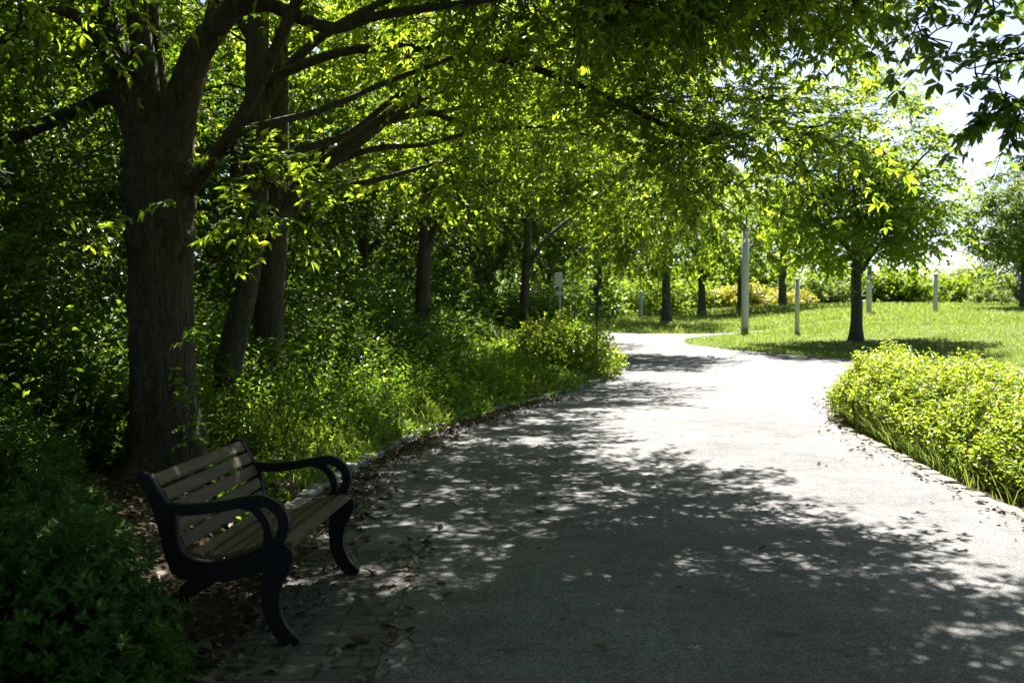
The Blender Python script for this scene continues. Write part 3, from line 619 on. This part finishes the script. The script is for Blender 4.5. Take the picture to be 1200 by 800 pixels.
def blades(name,x,y,h,w,m,seed,lean=.35):
    rng=np.random.default_rng(seed); n=len(x); b=np.stack([x,y,g(x,y)-.01],1)
    a=rng.uniform(0,6.28,n); s=np.stack([np.cos(a),np.sin(a),0*a],1); l=np.stack([rng.normal(0,lean,n),rng.normal(0,lean,n),np.ones(n)],1)
    h=np.broadcast_to(h,(n,))[:,None]; w=np.broadcast_to(w,(n,))[:,None]; md=b+l*np.array([.5,.5,.6])*h; tp=b+l*np.array([1.4,1.4,.95])*h
    V=np.stack([b-s*w,b+s*w,md+s*w*.8,md-s*w*.8,tp],1).reshape(-1,3); i=(np.arange(n)*5)[:,None]
    o=link(name,np_mesh(name,V,i+np.array([[0,1,2,3]]),i+np.array([[3,2,4]]),[m])); o['kind']='stuff'; return o
rng=np.random.default_rng(95); N=230000
PA=np.array(poly); yy=14+rng.uniform(0,1,N)**1.5*60; xx=rng.uniform(-.05,.5,N)*yy+rng.uniform(-1,1,N)
ok=~inside(PA,xx,yy)&~inside(HP,xx,yy)&((yy>37)|((yy<22)&(xx>np.interp(yy,RK[:,1],RK[:,0])))|((yy>=22)&(xx>np.interp(yy,LK[:,1],LK[:,0])+.3)))
ok&=~((((xx-10.3)/1.1)**2+((yy-32.7)/.8)**2<1)&(rng.uniform(0,1,N)<.9))
xx,yy=xx[ok],yy[ok]; cl=np.array([mnoise.noise(Vector((a*.7,b*.7,3)))+.6*mnoise.noise(Vector((a*2.3,b*2.3,5))) for a,b in zip(xx,yy)])
edge=np.clip(1-.5*(np.abs(yy-31)<2)*(xx<6),.4,1)
blades('grass',xx,yy,(.055+.0005*yy)*(1+.8*cl)*rng.uniform(.6,1.4,len(xx))*np.where(yy>37,1.8,1),.003+.00018*yy,M['grass'],96)
n=9000; y=rng.uniform(12,21,n); x=np.interp(y,[12,15,21],[6.0,5.6,8.0])+rng.uniform(-.1,2.2,n); k=~inside(HP,x,y)&(x>np.interp(y,RK[:,1],RK[:,0])+.5)
blades('meadow_grass',x[k],y[k],.26*rng.uniform(.4,1.3,k.sum()),.006,M['grass'],94)
# tall grass at the foot of the hedge and along the kerb
n=5000; y=rng.uniform(7.5,16.2,n); x=np.interp(y,RK[:,1],RK[:,0])+.13+np.abs(rng.normal(0,.13,n)); k=rng.uniform(0,1,n)<sm(9.2,12.5,y)*.95+.06; x,y=x[k],y[k]
n2=2200; y2=rng.uniform(9.0,21,n2); x2=np.interp(y2,LK[:,1],LK[:,0])-.05-np.abs(rng.normal(0,.22,n2))
x=np.r_[x,x2]; y=np.r_[y,y2]
blades('tall_grass',x,y,rng.uniform(.08,.45,len(x))*rng.uniform(.5,1,len(x)),.0035,M['grass'],97,.38)
# fallen leaves
def litter():
    rng=np.random.default_rng(98); n=3800; pts=[]
    y=rng.uniform(7.2,17,n); d=np.abs(rng.normal(0,.20,n)); x1=np.interp(y,LK[:,1],LK[:,0])+d+.02; k=rng.uniform(0,1,n)<.55
    a=np.stack([x1,y,g0(y)+.018],1)[k]
    n=6000; x=rng.uniform(-3.2,-.85,n); y=rng.uniform(3.6,9.5,n); k=(rng.uniform(0,1,n)<np.clip(1.0-(x+1.3)*2.4,0,1)); b=np.stack([x,y,g(x,y)+.02],1)[k]
    n=260; y=rng.uniform(4.2,14,n); x=rng.uniform(-1,3.6,n); k=rng.uniform(0,1,n)<np.exp(-(x+1.)*.9)+.06; c=np.stack([x,y,g0(y)+.02],1)[k]
    y=6+11*rng.uniform(0,1,260)**1.3; d=np.abs(rng.normal(0,.16,260))-.03; e=np.stack([np.interp(y,RK[:,1],RK[:,0])-d,y,g0(y)+.018],1)
    n=170; y=rng.uniform(4.2,7.3,n); f=np.stack([-.58+rng.normal(0,.05,n)-.25*(rng.uniform(0,1,n)<.4)*rng.uniform(0,1,n),y,g0(y)+.022],1)
    p=np.concatenate([a,b,c,e,f]); m=len(p); an=rng.uniform(0,6.28,m); D=np.stack([np.cos(an),np.sin(an),rng.normal(.05,.15,m)],1); N_=np.array([0,0,1])+rng.normal(0,.35,(m,3)); s=rng.uniform(.5,1.2,m)
    V,Q=leaves(rng,p,D,N_,.066*s,.034*s,.35,-.2); mb=MB(); mb.add(V,Q); o=mb.obj('fallen_leaves',M['dead_leaf']); o['kind']='stuff'
litter()
# climber on the trunk
def vine():
    rng=np.random.default_rng(99); pts=np.array([(*P(a,b,9.12),) for a,b in ((222,555),(221,510),(224,470),(216,430),(219,390))]); s=spline(pts,4)
    mb=MB(); V,Q,T=tube(s,.006,5); mb.add(V,Q,T,1)
    c=s[rng.integers(0,len(s),26)]; D=rng.normal(0,1,(26,3))*np.array([1,.3,.4])+np.array([0,-.5,.1]); V,Q=sprays(rng,c,D,.13,4,.07,.028,True,.4); mb.add(V,Q)
    tag(mb.obj('climbing_vine',[M['leaf_weed'],M['twig']]),'small bright green climbing sprig on the right side of the big trunk','vine')
vine()

# ------------------------------------------------------------------ bench
K=5.12/F
def uz(px,py): return ((px-347)*K,(760-py)*K)
def extrude(poly,t,bev=.006):        # flat outline with rounded edges, thickness along Y
    bm=bmesh.new(); vs=[bm.verts.new((u,-t/2,z)) for u,z in poly]; f=bm.faces.new(vs)
    r=bmesh.ops.extrude_face_region(bm,geom=[f]); bmesh.ops.translate(bm,verts=[v for v in r['geom'] if isinstance(v,bmesh.types.BMVert)],vec=(0,t,0))
    bmesh.ops.recalc_face_normals(bm,faces=bm.faces[:])
    ed=[e for e in bm.edges if len(e.link_faces)==2 and e.calc_face_angle(0)>1.0]
    bmesh.ops.bevel(bm,geom=ed,offset=bev,segments=2,affect='EDGES',clamp_overlap=True)
    return bm
def bm_obj(name,bm,m,parent,smooth=True):
    bmesh.ops.triangulate(bm,faces=[f for f in bm.faces if len(f.verts)>6])
    me=bpy.data.meshes.new(name); bm.to_mesh(me); bm.free(); me.materials.append(m)
    for p in me.polygons: p.use_smooth=smooth
    o=link(name,me,parent)
    if smooth:
        md=o.modifiers.new('split','EDGE_SPLIT'); md.split_angle=R(40)
    return o
def ribbon(center,w):                # outline of a curved bar from centre line rows (px,py,width_px)
    s=spline(center,6); p=np.array([uz(a,b) for a,b in s[:,:2]]); w=s[:,2]*K/2*w; t=unit(np.gradient(p,axis=0)); n=np.stack([-t[:,1],t[:,0]],1)
    return [tuple(q) for q in p+n*w[:,None]]+[tuple(q) for q in (p-n*w[:,None])[::-1]]
bx,by=(347-CX)*K,5.04; rz_b=-R(3.6)
bench=thing('park_bench','park bench with weathered wooden slats and curled black iron ends under the big tree','bench',(bx,by,.014),rz_b)
LEN=1.36
def side(yoff):
    fr=link('side_frame',None,bench)
    # spine and seat rail as one plate
    back=[(163,563),(170,560),(177,563),(186,579),(195,594),(203,602),(207,614),(208,628),(211,646),(218,657),(231,663),(250,665),(270,662),(292,655),(310,647),(325,642),(338,643),(346,650),(347,659),(343,669),(334,673),(312,675),(295,680),(270,686),(240,688),(215,684),(203,678),(196,660),(191,640),(186,618),(178,595),(169,578),(162,570)]
    bm=extrude([uz(*p) for p in back],.05); 
    o=bm_obj('side_plate',bm,M['iron'],fr)
    rim=MB(); s=spline([(*uz(a,b),0) for a,b in back[2:17]],3); V,Q,T=tube(np.stack([s[:,0],0*s[:,0],s[:,1]],1),.011,8); V=V*np.array([1,2.9,1]); rim.add(V,Q,T); rim.obj('rim',M['iron'],fr,True)
    bm_obj('front_leg',extrude(ribbon([(329,662,32),(321,690,23),(320,712,20),(325,732,19),(335,748,18),(349,761,18)],1),.048,.006),M['iron'],fr)
    bm_obj('rear_leg',extrude(ribbon([(250,680,20),(228,694,19),(208,712,19),(192,734,20),(178,758,22)],1),.046,.006),M['iron'],fr)
    bm_obj('armrest',extrude(ribbon([(197,601,12),(225,603,13),(262,599,12),(298,592,12),(318,594,12.5),(332,605,12.5),(336,620,12),(331,636,12),(320,652,12)],1),.06,.008),M['iron'],fr)
    bm_obj('brace',extrude(ribbon([(282,596,9),(300,602,9),(312,614,9.5),(317,630,9.5),(314,652,10)],1),.046,.006),M['iron'],fr)
    for px,py in ((184,585),(199,611),(207,640),(240,672),(300,661),(330,655)):
        u,z=uz(px,py); V,Q,T=tube([(u,-.034,z),(u,.034,z)],.007,8); MB().add(V,Q,T).obj('bolt',M['iron'],fr)
    fr.location=(0,yoff,0); return fr
side(0.0); side(LEN)
def slat(bm,c,ang,w,th,y0,y1):       # a rounded board between the side frames
    u,z=c; d=(math.cos(ang),math.sin(ang)); n=(-d[1],d[0])
    r=bmesh.ops.create_cube(bm,size=1)
    for v in r['verts']:
        a,b,q=v.co.x*w,v.co.z*th,v.co.y
        v.co=(u+d[0]*a+n[0]*b,(y0+y1)/2+q*(y1-y0),z+d[1]*a+n[1]*b)
    es={e for v in r['verts'] for e in v.link_edges}
    bmesh.ops.bevel(bm,geom=list(es),offset=.006,segments=2,affect='EDGES')
def slats(line,n,w,th,off,gap=.015):
    s=spline([uz(*p) for p in line],8); d=np.r_[0,np.cumsum(np.linalg.norm(np.diff(s,axis=0),axis=1))]; tot=d[-1]; w=(tot-gap*(n-1))/n; out=[]
    bm=bmesh.new()
    for i in range(n):
        m=i*(w+gap)+w/2; a=np.array([np.interp(m-w/2,d,s[:,k]) for k in (0,1)]); b=np.array([np.interp(m+w/2,d,s[:,k]) for k in (0,1)]); c=(a+b)/2
        ang=math.atan2(*(b-a)[::-1]); slat(bm,tuple(c+np.array([-math.sin(ang),math.cos(ang)])*off),ang,w,th,.027,LEN-.027)
    return bm
bm_obj('backrest',slats([(174,566),(190,592),(200,612),(205,635),(211,652)],5,.08,.024,.008),M['wood'],bench)
bm_obj('seat',slats([(219,660),(245,663),(275,659),(305,650),(330,644),(343,647)],6,.07,.026,.006),M['wood'],bench)
st=MB()
s=spline([(*uz(a-5,b+1),0) for a,b in ((176,572),(190,594),(200,616),(206,640),(214,656),(245,667),(290,660),(325,652))],4); V,Q,T=tube(np.stack([s[:,0],0*s[:,0]+LEN/2,s[:,1]-.004],1),.010,6); V=(V-np.array([0,LEN/2,0]))*np.array([1,2,1])+np.array([0,LEN/2,0]); st.add(V,Q,T); st.obj('centre_strap',M['iron'],bench,True)

# ------------------------------------------------------------------ posts and signs
def post(label,px,top,base,w,name='white_post'):
    Yd=None
    ys=np.linspace(15,80,2000); pr=HY+F*(EYE-g(np.full_like(ys,0)+ (px-CX)/F*ys,ys))/ys; Yd=float(ys[np.argmin(np.abs(pr-base))])
    x=(px-CX)/F*Yd; r=w/2/F*Yd; h=(base-top)/F*Yd
    t=thing(name,label,'post',(x,Yd,gz(x,Yd)),0,'white posts on the lawn')
    mb=MB(); V,Q,T=tube([(0,0,-.2),(0,0,h*.5),(0,0,h)],[r*1.05,r,r*.95],16); mb.add(V,Q,T); mb.obj('shaft',M['white_paint'],t,True)
    mb=MB(); V,Q,T=tube([(0,0,h+.001),(0,0,h+.03),(0,0,h+.06)],[r*1.12,r*1.12,r*.5],16); mb.add(V,Q,T); mb.obj('cap',M['white_paint'],t,True)
    mb=MB(); V,Q,T=tube([(0,0,-.05),(0,0,.05),(0,0,.08)],[r*1.3,r*1.3,r*1.1],16); mb.add(V,Q,T); mb.obj('footing',M['concrete'],t,True)
    return t
post('tall white post, the thickest, standing at the near edge of the far lawn',873,268,388,8.5)
post('short white post between the tall white post and the lawn tree',934,328,391,5.5)
post('white post seen just right of the lawn tree trunk',1018,312,367,6)
post('white post alone on the open lawn right of the lawn tree',1096,322,365.5,5.5)
post('white post beside the trunk of the pale tree at the right edge',1193,322,364.5,4)
post('short white post left of the pale thick trunk beyond the bend',751,343,373,5)
post('white post just right of the slim dark pole',706,340,371,4.5)
sx,sy=P(656,0,26)[:2]; zb=gz(sx,sy)
sg=thing('sign','small white sign on a thin pale post above the bank bushes','sign',(sx,sy,zb))
mb=MB(); V,Q,T=tube([(0,0,-.2),(0,0,1.9)],.022,10); mb.add(V,Q,T); mb.obj('post',M['steel'],sg,True)
def panel(w,h,t,c,r=.03):
    pts=[]
    for cx,cz,a0 in ((w/2-r,h/2-r,0),(-w/2+r,h/2-r,90),(-w/2+r,-h/2+r,180),(w/2-r,-h/2+r,270)):
        for k in range(4): a=R(a0+k*30); pts.append((cx+r*math.cos(a),cz+r*math.sin(a)))
    bm=extrude(pts,t,.003); bmesh.ops.translate(bm,verts=bm.verts[:],vec=c); return bm
bm_obj('sign_panel',panel(.18,.34,.012,(-.03,-.04,1.72)),M['sign_white'],sg)
bm_obj('lower_panel',panel(.21,.10,.012,(.0,-.04,1.40)),M['sign_white'],sg)
px_,py_=P(699,0,20.6)[:2]
dp=thing('pole','slim dark metal pole at the tip of the left bank beside the path','pole',(px_,py_,gz(px_,py_)))
mb=MB(); V,Q,T=tube([(0,0,-.2),(.005,0,1.0),(.03,0,1.9)],.019,8); mb.add(V,Q,T); mb.obj('shaft',M['dark_metal'],dp,True)
mb=MB(); V,Q,T=tube([(.03,0,1.9),(.03,0,1.93)],[.025,.015],8); mb.add(V,Q,T); mb.obj('cap',M['dark_metal'],dp,True)

# ------------------------------------------------------------------ light, sky, camera
sc=bpy.context.scene
w=bpy.data.worlds.new('World'); sc.world=w; w.use_nodes=True; nt=w.node_tree
sky=nt.nodes.new('ShaderNodeTexSky'); sky.sky_type='NISHITA'; sky.sun_disc=False; sky.sun_elevation=R(SUN_EL); sky.sun_rotation=R(SUN_AZ); sky.air_density=.4; sky.dust_density=.8; sky.ozone_density=1.0
bg=nt.nodes['Background']; nt.links.new(sky.outputs[0],bg.inputs[0]); bg.inputs[1].default_value=.05
sl=bpy.data.lights.new('sun','SUN'); sl.energy=5.0; sl.angle=R(.45); sl.color=(1,.95,.86)
so=link('sun',sl); so.location=(0,0,30); so.rotation_euler=Vector(sunv).to_track_quat('Z','Y').to_euler()
cd=bpy.data.cameras.new('camera'); cam=link('camera',cd); cam.location=(0,0,EYE); cam.rotation_euler=(R(90)-math.atan((400-HY)/F),0,0)
cd.sensor_width=36; cd.lens=F/1200*36; cd.clip_start=.05; cd.clip_end=3000
cd.dof.use_dof=True; cd.dof.focus_distance=9.0; cd.dof.aperture_fstop=3.2
sc.camera=cam
sc.view_settings.view_transform='Standard'; sc.view_settings.look='None'; sc.view_settings.exposure=2.24; sc.view_settings.gamma=1
cy=sc.cycles; cy.max_bounces=7; cy.diffuse_bounces=2; cy.glossy_bounces=2; cy.transmission_bounces=4; cy.transparent_max_bounces=4
cy.use_denoising=True; cy.caustics_reflective=False; cy.caustics_refractive=False; cy.sample_clamp_indirect=6
